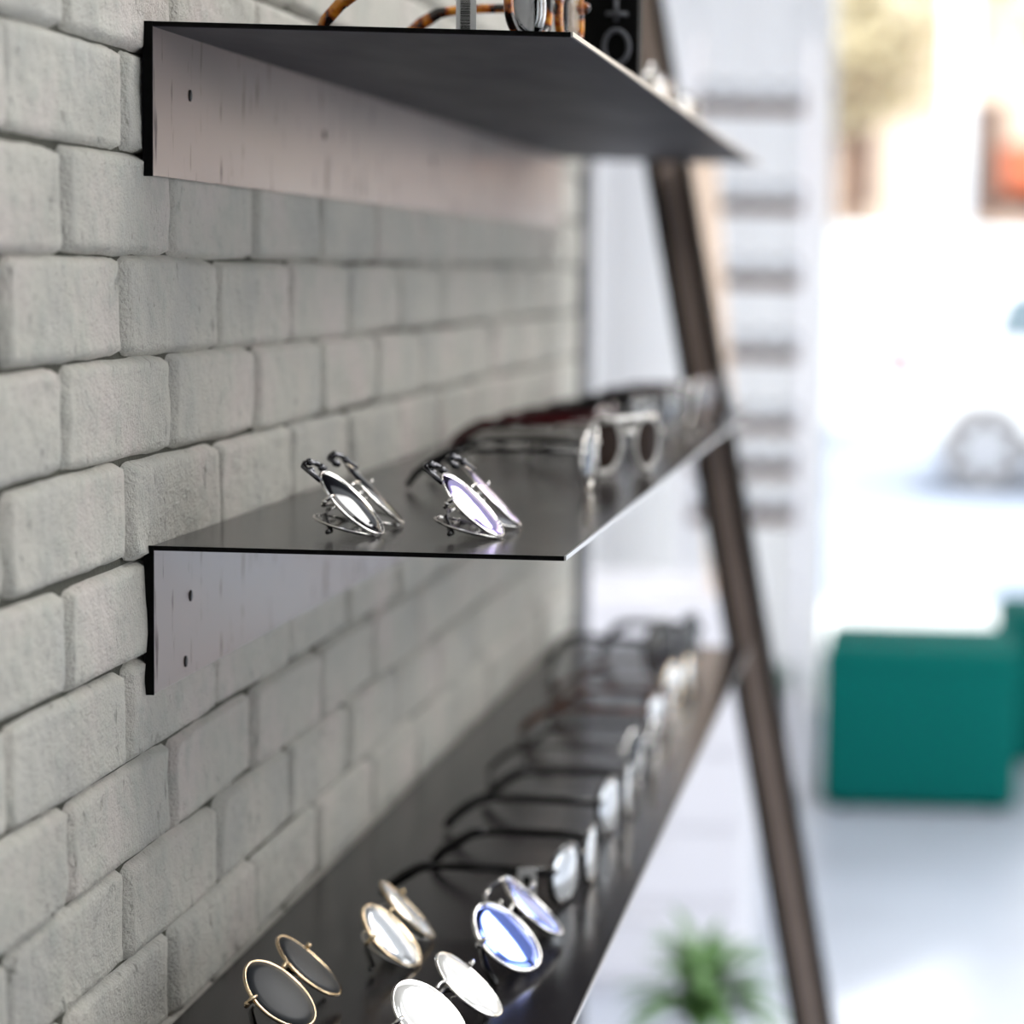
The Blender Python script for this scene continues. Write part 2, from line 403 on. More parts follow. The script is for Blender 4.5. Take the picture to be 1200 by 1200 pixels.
vis = sorted([c for c in cells if shown(c)], key=lambda c: proj((WX, c[0], c[1]))[2])[:300]
vset = set(vis); rest = [c for c in cells if c not in vset]
def place_brick(c, real):
    yc, zc, ln = c
    me = rng.choice(variants)
    sy = ln / .1925 * rng.uniform(.985, 1.0); sz = rng.uniform(.985, 1.01); flip = rng.choice((0, 1))
    T = Matrix.Translation((WX + rng.uniform(-.0022, .0012), yc + rng.uniform(-.0015, .0015) + .008, zc + rng.uniform(-.001, .001)))
    Rm = Matrix.Rotation(math.pi * flip + rng.uniform(-.012, .012), 4, 'X')
    tilt = Matrix.Rotation(rng.uniform(-.010, .010), 4, 'Z') @ Matrix.Rotation(rng.uniform(-.02, .02), 4, 'Y')
    X = T @ Rm @ tilt @ Matrix.Diagonal((1, sy, sz, 1))
    if real:
        o = bpy.data.objects.new('brick', me); C.objects.link(o); o.parent = wall; o.matrix_world = X
    return me, X
for c in vis: place_brick(c, True)
sb = bmesh.new()
for c in rest:
    me, X = place_brick(c, False)
    n0 = len(sb.verts); sb.from_mesh(me); sb.verts.ensure_lookup_table()
    for v in sb.verts[n0:]: v.co = X @ v.co
so_ = obj('brick_courses', sb, 'brick', wall); so_['kind'] = 'stuff'

# ------------------------------------------------------------------ steel shelves
OX, Y0, Y1 = -.209, 1.5, 3.19
FX = -.4555
def steel_shelf(z, label, screws, y0=Y0, ox=OX):
    t = empty('steel_shelf', (FX, y0, z)); tag(t, label, 'shelf', None)
    def loc(p): return (p[0] - FX, p[1] - y0, p[2] - z)
    th = .0026
    bx('shelf_plate', loc((FX, y0, z - th)), loc((ox - .0012, Y1, z)), 'shelf', t)
    bx('near_edge', loc((FX, y0 - .0004, z - th)), loc((ox - .0014, y0 + .0002, z - .0001)), 'black', t)  # thin black strip paints the shade on the near edge
    bx('underside', loc((FX, y0 + .001, z - th - .0004)), loc((ox - .0014, Y1 - .001, z - th)), 'underside', t)
    bx('front_edge', loc((ox - .0012, y0, z - th)), loc((ox, Y1, z + .0002)), 'litedge', t)['label'] = 'bright steel edge with window light in its colour'
    bx('wall_flange', loc((FX - .0022, y0 + .0006, z - .0895)), loc((FX + .0006, Y1, z - th)), 'flange', t)
    bx('end_edge_shadow', loc((FX - .0050, y0 - .0006, z - .0900)), loc((FX + .0008, y0 + .0006, z)), 'black', t)  # black strip takes in the flange end and its gap shadow
    for (sy, sz) in screws:
        b = bmesh.new()
        lathe(b, [(.0030, 0), (.0030, .0006), (.0022, .0010)], seg=14)
        for v in b.verts: v.co = Vector((v.co.z + FX + .0006 - FX, v.co.x + sy - y0, v.co.y * 1.2 + sz - z + CAMZ))
        obj('bolt', b, 'slot', t)
    return t
ZT, ZM, ZL = CAMZ + .1370, CAMZ - .1715, CAMZ - .4750
steel_shelf(ZT, 'dark steel L shelf highest on the white brick wall, its underside in view',
            [(1.576, .0992), (1.927, .0947), (2.35, .0947), (2.8, .0947)])
steel_shelf(ZM, 'dark steel L shelf at middle height holding two tilted silver sunglasses at its near end',
            [(1.576, -.2111), (1.565, -.251), (2.0, -.2111)])
steel_shelf(ZL, 'lowest dark steel L shelf with the long row of open spectacles', [(1.576, -.515), (2.0, -.515), (2.5, -.515)], y0=1.30)

# leaning channel post at the far end
def leaning(name, label, cat, x_at, slope, z0, z1, y, wid, build):
    t = empty(name, (x_at(z0), y, z0)); tag(t, label, cat)
    ang = math.atan(slope)
    t.rotation_euler = (0, ang, 0)
    Lg = (z1 - z0) / math.cos(ang)
    build(t, Lg, wid); return t
def bld_channel(t, Lg, wd):
    bx('web', (-wd / 2 + .015, .010, 0), (wd / 2 - .009, .014, Lg), 'web', t)['label'] = 'bronzed steel web of the channel'
    bx('flange', (-wd / 2, -.004, 0), (-wd / 2 + .015, .045, Lg), 'black', t)
    bx('flange', (wd / 2 - .009, -.004, 0), (wd / 2, .045, Lg), 'black', t)
leaning('leaning_post', 'black steel channel post leaning to the wall across the ends of three shelves', 'post',
        lambda z: -.1215 - .187 * (z - CAMZ + .9666), -.187, .0, CAMZ + .84, 3.205, .054, bld_channel)
def bld_wood(t, Lg, wd): bx('rail', (-wd / 2, 0, 0), (wd / 2, .03, Lg), 'palewood', t, bev=.004)
leaning('wooden_rail', 'pale wooden rail leaning on the drawer cabinet just right of the black post', 'rail',
        lambda z: -.385 - .08 * (z - .8), -.08, .8, CAMZ + .26, 5.1, .066, bld_wood)

# ------------------------------------------------------------------ spectacles
def outline(a, b, n, cx, seg=40, key=0):
    o = []
    for k in range(seg):
        t = 2 * math.pi * k / seg; c, s = math.cos(t), math.sin(t)
        x = math.copysign(abs(c) ** (2 / n), c) * a; z = math.copysign(abs(s) ** (2 / n), s) * b
        if key: x *= 1 + key * (z / b)        # wider on top
        o.append((cx + x, z))
    return o
def make_pair(a=.0245, b=.0245, n=2.0, rim=.0011, flat=(1, 1), frame='silver', lens='lens_dark', temple=None, tip=None, tr=.0012,
              folded=False, pads=True, c=.0335, key=0, tlen=.095, drop=.034, clip=None, brow=False, hood=False):
    """X across the face, front looks to -Y, temples run to +Y, Z up. z=0 at lens centres."""
    t = empty('spectacles')
    temple = temple or frame; tip = tip or 'acetate'
    side = c + a + .004; hz = b * .35
    fb = bmesh.new()
    for s in (-1, 1):
        pts = [(x, .0012 * ((x) / .03) ** 2 * 1.2, z) for x, z in outline(a, b, n, s * c, key=key)]
        tube(fb, pts, rim, 8, closed=True, flat=flat)
    br = [(x, -.0006 - .001 * math.cos(x / (c - a + .002) * 1.4), hz + .002 * math.cos(x / (c - a + .002) * 1.4)) for x in [(c - a) * q for q in (-1, -.6, -.2, .2, .6, 1)]]
    tube(fb, br, rim * 1.15, 8)
    if brow: tube(fb, [(x, -.001, b * .93) for x in (-c - .01, -c / 2, 0, c / 2, c + .01)], rim * 1.3, 8)
    for s in (-1, 1):
        x0 = s * (c + a * .97)
        tube(fb, [(x0, .0025, hz), (s * (side - .001), .0028, hz + .0005), (s * side, .007, hz + .0005)], max(rim, tr) * 1.25, 8)
        ball(fb, (s * side, .0075, hz + .0005), tr * 1.5, seg=8)
    obj('frame', fb, frame, t)
    for s in (-1, 1):
        lb = bmesh.new()
        rings = []
        N = 40; ol = outline(a - rim * .2, b - rim * .2, n, 0, N, key)
        for side_y, sgn in ((-.0007, 1), (.0007, -1)):
            rr = []
            for q in (1, .75, .5, .25):
                rr.append([lb.verts.new((s * c + x * q, .0012 * ((s * c + x * q) / .03) ** 2 * 1.2 - .0016 * (1 - q * q) + side_y, z * q)) for x, z in ol])
            ctr = lb.verts.new((s * c, .0012 * (c / .03) ** 2 * 1.2 - .0016 + side_y, 0))
            for A, B in zip(rr, rr[1:]):
                for k in range(N):
                    f = (A[k], B[k], B[(k + 1) % N], A[(k + 1) % N]); lb.faces.new(f if sgn < 0 else f[::-1])
            for k in range(N):
                f = (rr[-1][k], ctr, rr[-1][(k + 1) % N]); lb.faces.new(f if sgn < 0 else f[::-1])
            rings.append(rr[0])
        for k in range(N): lb.faces.new((rings[0][k], rings[1][k], rings[1][(k + 1) % N], rings[0][(k + 1) % N]))
        bmesh.ops.recalc_face_normals(lb, faces=lb.faces)
        obj('lens', lb, lens, t)
    if clip:
        for s in (-1, 1):
            ang = R(clip[0])
            Mx = Matrix.Translation((s * c, .003, -b)) @ Matrix.Rotation(-ang, 4, 'X') @ Matrix.Diagonal((.94, 1, .80, 1)) @ Matrix.Translation((0, 0, b))
            cb = bmesh.new(); tube(cb, [(x, 0, z) for x, z in outline(a, b, n, 0)], rim, 8, closed=True)
            for v in cb.verts: v.co = Mx @ v.co
            hold = obj('clip_rim', cb, 'silver', t)
            db = bmesh.new(); vs = [db.verts.new((x, 0, z)) for x, z in outline(a - rim * .3, b - rim * .3, n, 0)]
            f = db.faces.new(vs); g = bmesh.ops.extrude_face_region(db, geom=[f])
            for v in g['geom']:
                if isinstance(v, bmesh.types.BMVert): v.co.y += .0012
            for v in db.verts: v.co = Mx @ v.co
            bmesh.ops.recalc_face_normals(db, faces=db.faces)
            obj('clip_lens', db, clip[1], hold, smooth=False)
    if hood:
        for s in (-1, 1):
            hb = bmesh.new(); tube(hb, [(s * (c - .016), .002, b + .001), (s * (c - .014), .004, b + .009), (s * (c + .002), .005, b + .0115), (s * (c + .016), .004, b + .009), (s * (c + .018), .002, b * .8)], .0017, 8)
            for q in (-.014, .0, .014): ball(hb, (s * (c + q), .003, b + (.004 if q else .010)), .0026, seg=8)
            obj('hood_bar', hb, 'gun', t)
    if pads:
        for s in (-1, 1):
            pb = bmesh.new()
            ball(pb, (s * .0075, .0085, -.004), .0034, (.5, .45, 1.3), 8)
            tube(pb, [(s * (c - a + .0004), .001, -.001), (s * .0085, .004, .001), (s * .0078, .0078, -.002)], .0005, 6)
            obj('nose_pad', pb, 'silver', t)
    for s in (-1, 1):
        tb = bmesh.new(); kb = bmesh.new()
        if not folded:
            y1 = tlen
            P = [(s * side, .008, hz), (s * side, .04, hz + .0005), (s * (side - .001), y1 * .8, hz), (s * (side - .002), y1, hz - .001)]
            tube(tb, P, tr, 8, flat=(.75, 1.5) if tr > .0015 else (1, 1.15))
            z2 = -b - rim * (flat[1] if flat else 1)
            D = (hz - z2)
            Q = [(s * (side - .002), y1 - .001, hz - .001), (s * (side - .003), y1 + .012, hz - .003), (s * (side - .004), y1 + .024, hz - .010),
                 (s * (side - .006), y1 + .035, hz - D * .60), (s * (side - .008), y1 + .042, z2 + .0028)]
            tube(kb, Q, [tr * 1.1, tr * 1.5, tr * 1.7, tr * 1.7, tr * 1.3], 8, flat=(.8, 1.3))
        else:
            yo = .010 + (.004 if s > 0 else 0)
            P = [(s * side, .008, hz), (s * (side - .004), yo + .001, hz), (0, yo + .003, hz - .001), (-s * side * .45, yo + .004, hz - .001)]
            tube(tb, P, tr, 8, flat=(1, 1.15))
            Q = [(-s * side * .42, yo + .004, hz - .001), (-s * side * .65, yo + .005, hz - .004), (-s * side * .85, yo + .006, hz - .014),
                 (-s * side * .98, yo + .006, hz - (.014 if clip else .026))]
            tube(kb, Q, [tr * 1.1, tr * 1.5, tr * 1.7, tr * 1.3], 8)
        tp = obj('temple', tb, temple, t)
        obj('temple_tip', kb, tip if temple in ('silver', 'gold', 'gun') else temple, tp)
    return t
def pose(t, x, y, z, toward=0, tilt=0, roll=0):
    t.rotation_euler = (R(-tilt), R(roll), R(90 - toward)); t.location = (x, y, z + .05)
    t.location.z += z - world_min_z(t) + .0002
    bpy.context.view_layer.update()
    return t
GM = 'spectacles standing open along the middle shelf'
GL = 'spectacles standing open along the lowest shelf'

# --- tilted sunglasses, middle shelf (near end)
t = make_pair(a=.0215, b=.0265, rim=.0010, frame='silver', lens='lens_dark', folded=True, hood=True, clip=(30, 'acetate'))
tag(t, 'silver sunglasses with near black lenses leaning back on middle shelf, nearest the bricks', 'sunglasses', 'tilted sunglasses at the near end of the middle shelf')
pose(t, -.354, 1.615, ZM, 0, 45)
t = make_pair(a=.0215, b=.0265, rim=.0010, frame='silver', lens='lens_violet', folded=True, hood=True, clip=(30, 'acetate'))
tag(t, 'silver sunglasses with violet mirror lenses leaning back near the open corner of middle shelf', 'sunglasses', 'tilted sunglasses at the near end of the middle shelf')
pose(t, -.279, 1.622, ZM, 1, 45)

# --- tilted sunglasses, lowest shelf
GT = 'tilted sunglasses at the near end of the lowest shelf'
t = make_pair(a=.0265, b=.0265, rim=.0011, frame='gold', lens='lens_smoke', folded=True, c=.0320)
tag(t, 'gold rimmed round sunglasses with dark lenses on the lowest shelf, closest to the brick wall', 'sunglasses', GT)
pose(t, -.382, 1.553, ZL, 2, 48)
t = make_pair(a=.0255, b=.0265, rim=.0011, frame='gold', lens='lens_mirror', c=.0350, folded=True, clip=(16, 'lens_mirror'))
tag(t, 'double layered silver mirror sunglasses with gold bridge on the lowest shelf', 'sunglasses', GT)
pose(t, -.350, 1.718, ZL, -3, 44)
t = make_pair(a=.0270, b=.0270, rim=.0010, frame='silver', lens='lens_white', c=.0350, folded=True)
tag(t, 'round sunglasses with plain white mirror lenses at bottom edge of lowest shelf', 'sunglasses', GT)
pose(t, -.278, 1.518, ZL, 9, 48)
t = make_pair(a=.0315, b=.0280, rim=.0013, frame='silver', lens='lens_blue', c=.0420, folded=True, tr=.0016)
tag(t, 'round sunglasses with deep blue mirror lenses and a silver side loop on lowest shelf', 'sunglasses', GT)
lp = bmesh.new(); tube(lp, [(.042, .001, .0275), (.038, .011, .031), (.030, .018, .029), (.018, .017, .023), (.009, .006, .018)], .0017, 8)
obj('side_loop', lp, 'silver', t)
pose(t, -.265, 1.712, ZL, 3, 47)

# --- rows of open pairs
styles = {}
def style(skey, **k):
    t = make_pair(**k); styles[skey] = t; return t
style('silver_clear', a=.0225, b=.0225, rim=.0012, frame='silver', temple='acetate', lens='lens_clear', tr=.0014)
style('black_clear', a=.0245, b=.0205, n=2.6, rim=.0019, flat=(1.2, 1), frame='acetate', lens='lens_mirror', pads=False, tr=.0021, key=.08)  # pale mirror lens paints window reflections onto clear lenses
style('black_mirror', a=.0245, b=.0220, n=2.4, rim=.0019, flat=(1.2, 1), frame='acetate', lens='lens_mirror', pads=False, tr=.0021, key=.08)
style('grey_brown', a=.0225, b=.0225, rim=.0023, flat=(1.1, 1), frame='greyac', lens='lens_brown', tip='acetate', tr=.0018, brow=True)
style('maroon', a=.0250, b=.0200, n=2.8, rim=.0024, flat=(1.2, 1), frame='maroon', lens='lens_dark', pads=False, tr=.0027, key=.08)
style('brown_clear', a=.0240, b=.0215, n=2.4, rim=.0019, flat=(1.2, 1), frame='brownac', lens='lens_mirror', pads=False, tr=.0021)  # mirror lens again stands for the reflection on clear lenses
style('black_dark', a=.0245, b=.0215, n=2.4, rim=.0022, flat=(1.3, 1), frame='acetate', lens='lens_dark', pads=False, tr=.0026, key=.08)
style('silver_dark', a=.0235, b=.0225, rim=.0013, frame='silver', temple='acetate', lens='lens_brown', tr=.0018)
style('tortoise', a=.0255, b=.0225, n=2.3, rim=.0030, flat=(1.1, 1), frame='tort', lens='lens_clear', pads=False, tr=.0020)
style('gold_clear', a=.0235, b=.0225, rim=.0012, frame='gold', temple='brownac', lens='lens_mirror', tr=.0014)  # clear lenses drawn pale, reflection put into the lens colour
style('big_black', a=.0285, b=.0320, n=2.3, rim=.0030, flat=(1.2, 1), frame='acetate', lens='lens_dark', pads=False, tr=.0028, c=.0365)
used = set()
def put(key, x, y, z, label, group, toward=0, tilt=0, cat='glasses'):
    p = styles[key]
    t = p if key not in used else copy_tree(p)
    used.add(key)
    if 'used' in t: del t['used']
    tag(t, label, cat, group); pose(t, x, y, z, toward, tilt); return t
# lowest shelf
t1 = put('black_clear', -.250, 1.895, ZL, 'black framed spectacles with a white outlined tag, first of the open row on lowest shelf', GL, 9)
put('black_mirror', -.248, 2.135, ZL, 'glossy black spectacles second in the open row on lowest shelf', GL, 7)
put('silver_clear', -.252, 2.365, ZL, 'thin silver spectacles third in the open row on lowest shelf', GL, 10)
put('brown_clear', -.255, 2.575, ZL, 'brown framed spectacles fourth in the open row on lowest shelf', GL, 7)
put('gold_clear', -.256, 2.775, ZL, 'thin gold spectacles fifth in the open row on lowest shelf', GL, 9)
put('big_black', -.280, 2.955, ZL, 'oversized black sunglasses tallest at the far end of lowest shelf', GL, 22, cat='sunglasses')
# middle shelf
put('silver_clear', -.254, 1.975, ZM, 'thin silver spectacles seen edge on, just behind the tilted pairs of middle shelf', GM, -2)
put('grey_brown', -.246, 2.125, ZM, 'pale grey sunglasses with dark brown round lenses turned toward us on middle shelf', GM, 26, cat='sunglasses')
put('maroon', -.290, 2.36, ZM, 'thick dark maroon sunglasses just behind the pale grey pair on middle shelf', GM, 2, cat='sunglasses')
put('black_dark', -.275, 2.53, ZM, 'black sunglasses right behind the maroon pair on middle shelf', GM, 5)
put('black_dark', -.262, 2.70, ZM, 'black sunglasses last but two on middle shelf', GM, 5)
put('silver_dark', -.258, 2.87, ZM, 'silver rimmed sunglasses last but one on middle shelf', GM, 4)
put('maroon', -.255, 3.03, ZM, 'dark maroon sunglasses at the far end of middle shelf', GM, 6)
# top shelf
GTp = 'spectacles on the highest shelf'
tt = put('tortoise', -.241, 1.640, ZT, 'orange and black tortoiseshell spectacles with a barcode tag at near end of highest shelf', GTp, 14)
put('silver_clear', -.252, 2.26, ZT, 'thin silver spectacles behind the black box on highest shelf', GTp, 10)
put('brown_clear', -.250, 2.46, ZT, 'brown framed spectacles near the middle of highest shelf', GTp, 4)
put('black_mirror', -.250, 2.72, ZT, 'black mirrored spectacles toward the far end of highest shelf', GTp, 4)

# barcode tag hanging on the near tortoise temple, outlined tag on the lower one
def hang_tag(parent, wx, wy, z0, w, h, bars):
    tg = bmesh.new(); box(tg, (-w / 2, -.0003, 0), (w / 2, .0003, h))
    o = obj('price_tag', tg, 'card', parent, False)
    o.matrix_world = Matrix.Translation((wx, wy, z0)); o['label'] = 'white barcode tag' if bars else 'white tag with dark centre'
    ib = bmesh.new()
    if bars:
        z = h * .16; r = random.Random(3)
        while z < h * .86:
            q = r.choice((.0003, .0005, .0008)); box(ib, (-w * .28, -.0006, z), (w * .20, -.0003, z + q)); z += q + r.choice((.0003, .0005))
    else:
        box(ib, (-w * .22, -.0006, h * .25), (w * .22, -.0003, h * .75), .0002)
    obj('print', ib, 'ink', o, False)
bpy.context.view_layer.update()
hang_tag(tt, -.2865, 1.583, ZT + .001, .0125, .031, True)
hang_tag(t1, -.2800, 1.824, ZL + .0125, .0135, .0230, False)

# small black display block on the top shelf
bt = empty('display_block', (-.236, 1.86, ZT)); tag(bt, 'small black display block with a pale ring print on highest shelf', 'box')
bx('body', (-.026, -.012, 0), (.026, .012, .062), 'black', bt, bev=.002)
rb = bmesh.new(); tube(rb, [(.010 + .009 * math.cos(q * math.pi / 12), -.0121, .022 + .012 * math.sin(q * math.pi / 12)) for q in range(24)], .0018, 6, closed=True)
box(rb, (.002, -.0128, .044), (.018, -.012, .047)); box(rb, (.008, -.0128, .040), (.011, -.012, .056))
obj('print', rb, 'greytrim', bt)

# ------------------------------------------------------------------ background of the room
# teal poufs
def pouf(x, y, s, h, label, rz=0):
    t = empty('pouf', (x, y, 0), (0, 0, rz)); tag(t, label, 'pouf', 'teal cube poufs')
    bm = bmesh.new(); box(bm, (-s / 2, 0, .012), (s / 2, s, h), .035); obj('cushion', bm, 'teal', t)
    sm = bmesh.new()
    for z in (h - .035,):
        q = s / 2 - .002; pr = [(-q + .03, -.001, z), (q - .03, -.001, z), (q + .001, .03, z), (q + .001, s - .03, z), (q - .03, s + .001, z), (-q + .03, s + .001, z), (-q - .001, s - .03, z), (-q - .001, .03, z)]
        tube(sm, pr, .004, 6, closed=True)
    obj('piping', sm, 'teal', t)
    fb = bmesh.new()
    for sx in (-1, 1):
        for yy in (.06, s - .06): lathe(fb, [(.018, 0), (.02, .014)], (sx * (s / 2 - .06), yy, 0), 12)
    obj('foot', fb, 'black', t)
pouf(.020, 6.77, .535, .447, 'teal cube pouf standing wholly in view on the grey floor')
pouf(.518, 7.47, .53, .455, 'teal cube pouf cut off by the right edge of the picture', 0)

# eyewear rack by the far wall
rk = empty('eyewear_rack', (-.47, 6.6, 0)); tag(rk, 'tall white ladder rack with brown shelves of spectacles near the shop window', 'rack')
for sx in (-.135, .165): bx('post', (sx - .012, -.05, 0), (sx + .012, .14, 2.05), 'lacquer', rk)
def zpix(py, y): # height seen at picture row py at distance y
    e = (py - 600) / FPX; tn = (e + PIT) / (1 - e * PIT); return CAMZ - tn * y
rows = [(127, 'topmost'), (243, 'second'), (330, 'third'), (416, 'fourth'), (500, 'fifth'), (552, 'sixth'), (606, 'seventh')]
proto = make_pair(a=.0235, b=.0235, rim=.0026, frame='gun', lens='lens_clear', tr=.0018)
first = True
for py, nm in rows:
    z = zpix(py, 6.55)
    sh = bx('rack_shelf', (-.122, -.055, z - .010), (.150, .118, z), 'lacquer', rk)
    bx('edge_strip', (-.122, -.062, z - .030), (.150, -.055, z + .003), 'wood', sh)
    for sx, side in ((-.055, 'left'), (.088, 'right')):
        p = proto if first else copy_tree(proto); first = False
        tag(p, 'dark wire spectacles on the %s %s of the white rack' % (side, 'side of the %s shelf' % nm), 'glasses', 'spectacles on the white rack')
        p.rotation_euler = (0, 0, 0); p.location = (-.47 + sx, 6.6 - .05, z + .03)
        p.location.z += z - world_min_z(p) + .0002
# sheer curtain over the narrow window bay
cu = empty('sheer_curtain', (-.66, 8.10, 0)); tag(cu, 'white sheer curtain glowing with daylight behind the ladder rack', 'curtain')
b_ = bmesh.new(); N = 150; A = []
for i in range(N + 1):
    q = i / N; x = -.34 + .70 * q; y = .022 * math.sin(q * 2 * math.pi * 9) + .006 * math.sin(q * 2 * math.pi * 23)
    A.append((b_.verts.new((x, y, .02)), b_.verts.new((x, y * .8, 1.4)), b_.verts.new((x, y * .9, 2.68))))
for P, Q in zip(A, A[1:]):
    b_.faces.new((P[0], Q[0], Q[1], P[1])); b_.faces.new((P[1], Q[1], Q[2], P[2]))
obj('fabric', b_, 'sheer', cu)
b_ = bmesh.new(); tube(b_, [(-.34, 0, 2.69), (.37, 0, 2.69)], .010, 10); obj('curtain_rod', b_, 'alloy', cu)

# white drawer cabinet behind the plant
cb = empty('drawer_cabinet', (-.52, 5.0, 0)); tag(cb, 'low white drawer cabinet beyond the lowest shelf, behind the plant', 'cabinet')
bx('body', (-.24, .012, 0), (.185, .45, .80), 'lacquer', cb)
for i in range(5):
    d = bx('drawer', (-.235, 0, .03 + i * .154), (.180, .016, .03 + i * .154 + .148), 'lacquer', cb, bev=.002)
    hb = bmesh.new(); zz = .03 + i * .154 + .118; tube(hb, [(-.08, .0, zz), (-.08, -.02, zz), (.03, -.02, zz), (.03, 0, zz)], .004, 8); obj('handle', hb, 'alloy', d)

# plants
def leaf_mesh(L, W, curl, seed):
    bm = bmesh.new(); r = random.Random(seed); n = 9; rows_ = []
    for i in range(n + 1):
        q = i / n; ang = .95 - curl * q
        if i == 0: p = Vector((0, 0, 0))
        else: p = p + Vector((math.cos(a0), 0, math.sin(a0))) * (L / n)
        a0 = ang
        wv = W * math.sin(math.pi * min(1, .12 + q * .88)) ** .7 * (1 - q * .25)
        rows_.append([bm.verts.new(p + Vector((0, -wv, wv * .25))), bm.verts.new(p), bm.verts.new(p + Vector((0, wv, wv * .25)))])
    for A, B in zip(rows_, rows_[1:]):
        for k in (0, 1): bm.faces.new((A[k], A[k + 1], B[k + 1], B[k]))
    return bm
def plant(name, x, y, zr, n, L, W, m, label, potm, pr, ph, seed, spread=1.0):
    t = empty(name, (x, y, 0)); tag(t, label, 'plant')
    pb = bmesh.new(); lathe(pb, [(pr * .72, 0), (pr * .8, .01), (pr, ph * .9), (pr * 1.04, ph), (pr * .95, ph), (pr * .93, ph * .92)], seg=28); obj('pot', pb, potm, t)
    sb_ = bmesh.new(); lathe(sb_, [(pr * .925, ph * .88), (pr * .5, ph * .90), (.0001, ph * .91)]); obj('soil', sb_, 'soil', t)
    if zr > ph + .05:
        st = bmesh.new(); tube(st, [(0, 0, ph * .9), (.004, .003, (ph + zr) / 2), (0, 0, zr)], [.012, .010, .008], 8); obj('stem', st, 'stem', t)
    r = random.Random(seed)
    ms = []
    for k in range(5):
        o = obj('leaf', leaf_mesh(L * r.uniform(.8, 1.1), W, r.uniform(1.3, 2.3), k), m, t); ms.append(o)
        o.location = (0, 0, zr)
    for i in range(n):
        o = ms[i] if i < 5 else ms[i % 5].copy()
        if i >= 5: C.objects.link(o)
        o.parent = t; o.location = (r.uniform(-.008, .008), r.uniform(-.008, .008), zr - r.uniform(0, .05))
        o.rotation_euler = (r.uniform(-.2, .2), r.uniform(-.65, .45) * spread, i * 2.399 + r.uniform(-.3, .3)); s = r.uniform(.7, 1.1); o.scale = (s, s, s)
plant('potted_plant', -.308, 3.75, CAMZ - 1.10, 60, .19, .016, 'leaf', 'dark green leafy plant on the floor under the far end of lowest shelf', 'darkpot', .10, .24, 3)
plant('potted_plant', -.375, 7.62, CAMZ - 1.22, 34, .15, .017, 'leaf2', 'pale grey green plant in a white pot left of the teal pouf', 'pot', .075, .17, 8)

# ------------------------------------------------------------------ street
struct(bx('ground', (-40, 8.35, -.12), (60, 80, -.02), 'asphalt'))
struct(bx('pavement', (-40, 8.35, -.02), (60, 11.2, -.005), 'pave'))
# white car
car = empty('car', (1.42, 17.2, 0)); tag(car, 'white hatchback parked in the street beyond the poufs', 'car')
prof = [(-1.60, .42), (-1.66, .62), (-1.60, .90), (-1.48, 1.00), (-1.10, 1.40), (-.55, 1.50), (.35, 1.48), (1.05, 1.05), (1.95, .92), (2.30, .78), (2.36, .50), (2.30, .32), (-1.45, .32)]
def prof_mesh(pr, y0, y1, inset=.0, zi=1.0):
    bm = bmesh.new()
    def ring(y, ins): return [bm.verts.new((x, y, z)) for x, z in pr]
    ys = [y0, y0 + .10, y1 - .10, y1]; rs = []
    for i, y in enumerate(ys):
        rr = []
        for x, z in pr:
            k = .93 if i in (0, 3) else 1
            yy = y
            if z > 1.0: yy = y + (.16 if y < (y0 + y1) / 2 else -.16) * (z - 1.0) / .5
            rr.append(bm.verts.new((x * (k if abs(x) > 1.2 else 1), yy, .32 + (z - .32) * (1 if i in (1, 2) else .985))))
        rs.append(rr)
    n = len(pr)
    for A, B in zip(rs, rs[1:]):
        for k in range(n): bm.faces.new((A[k], A[(k + 1) % n], B[(k + 1) % n], B[k]))
    bm.faces.new(rs[0][::-1]); bm.faces.new(rs[-1])
    bmesh.ops.recalc_face_normals(bm, faces=bm.faces)
    return bm
obj('body', prof_mesh(prof, 0, 1.72), 'carpaint', car, smooth=False)
def slab(name, pts, y, m, th=.012):
    bm = bmesh.new(); A = [bm.verts.new((x, y + (.16 * (z - 1.0) / .5 if z > 1 else 0) - th, z)) for x, z in pts]; B = [bm.verts.new((v.co.x, v.co.y + th * 2, v.co.z)) for v in A]
    bm.faces.new(A[::-1]); bm.faces.new(B); n = len(A)
    for k in range(n): bm.faces.new((A[k], A[(k + 1) % n], B[(k + 1) % n], B[k]))
    bmesh.ops.recalc_face_normals(bm, faces=bm.faces)
    return obj(name, bm, m, car, smooth=False)
slab('side_window', [(-.95, 1.04), (-.85, 1.34), (-.42, 1.42), (-.35, 1.03)], 0, 'carglass')
slab('side_window', [(-.28, 1.03), (-.33, 1.42), (.28, 1.40), (.82, 1.03)], 0, 'carglass')
slab('tail_light', [(-1.67, .78), (-1.62, .96), (-1.50, .98), (-1.48, .82)], -.004, 'taillight', .02)
slab('bumper', [(-1.66, .34), (-1.68, .50), (-1.15, .50), (-1.15, .34)], -.01, 'carpaint', .03)
slab('sill', [(-.75, .24), (-.75, .34), (1.05, .34), (1.05, .24)], -.005, 'darkplastic', .02)
slab('door_handle', [(-.25, .90), (-.25, .93), (-.08, .93), (-.08, .90)], -.01, 'alloy', .015)
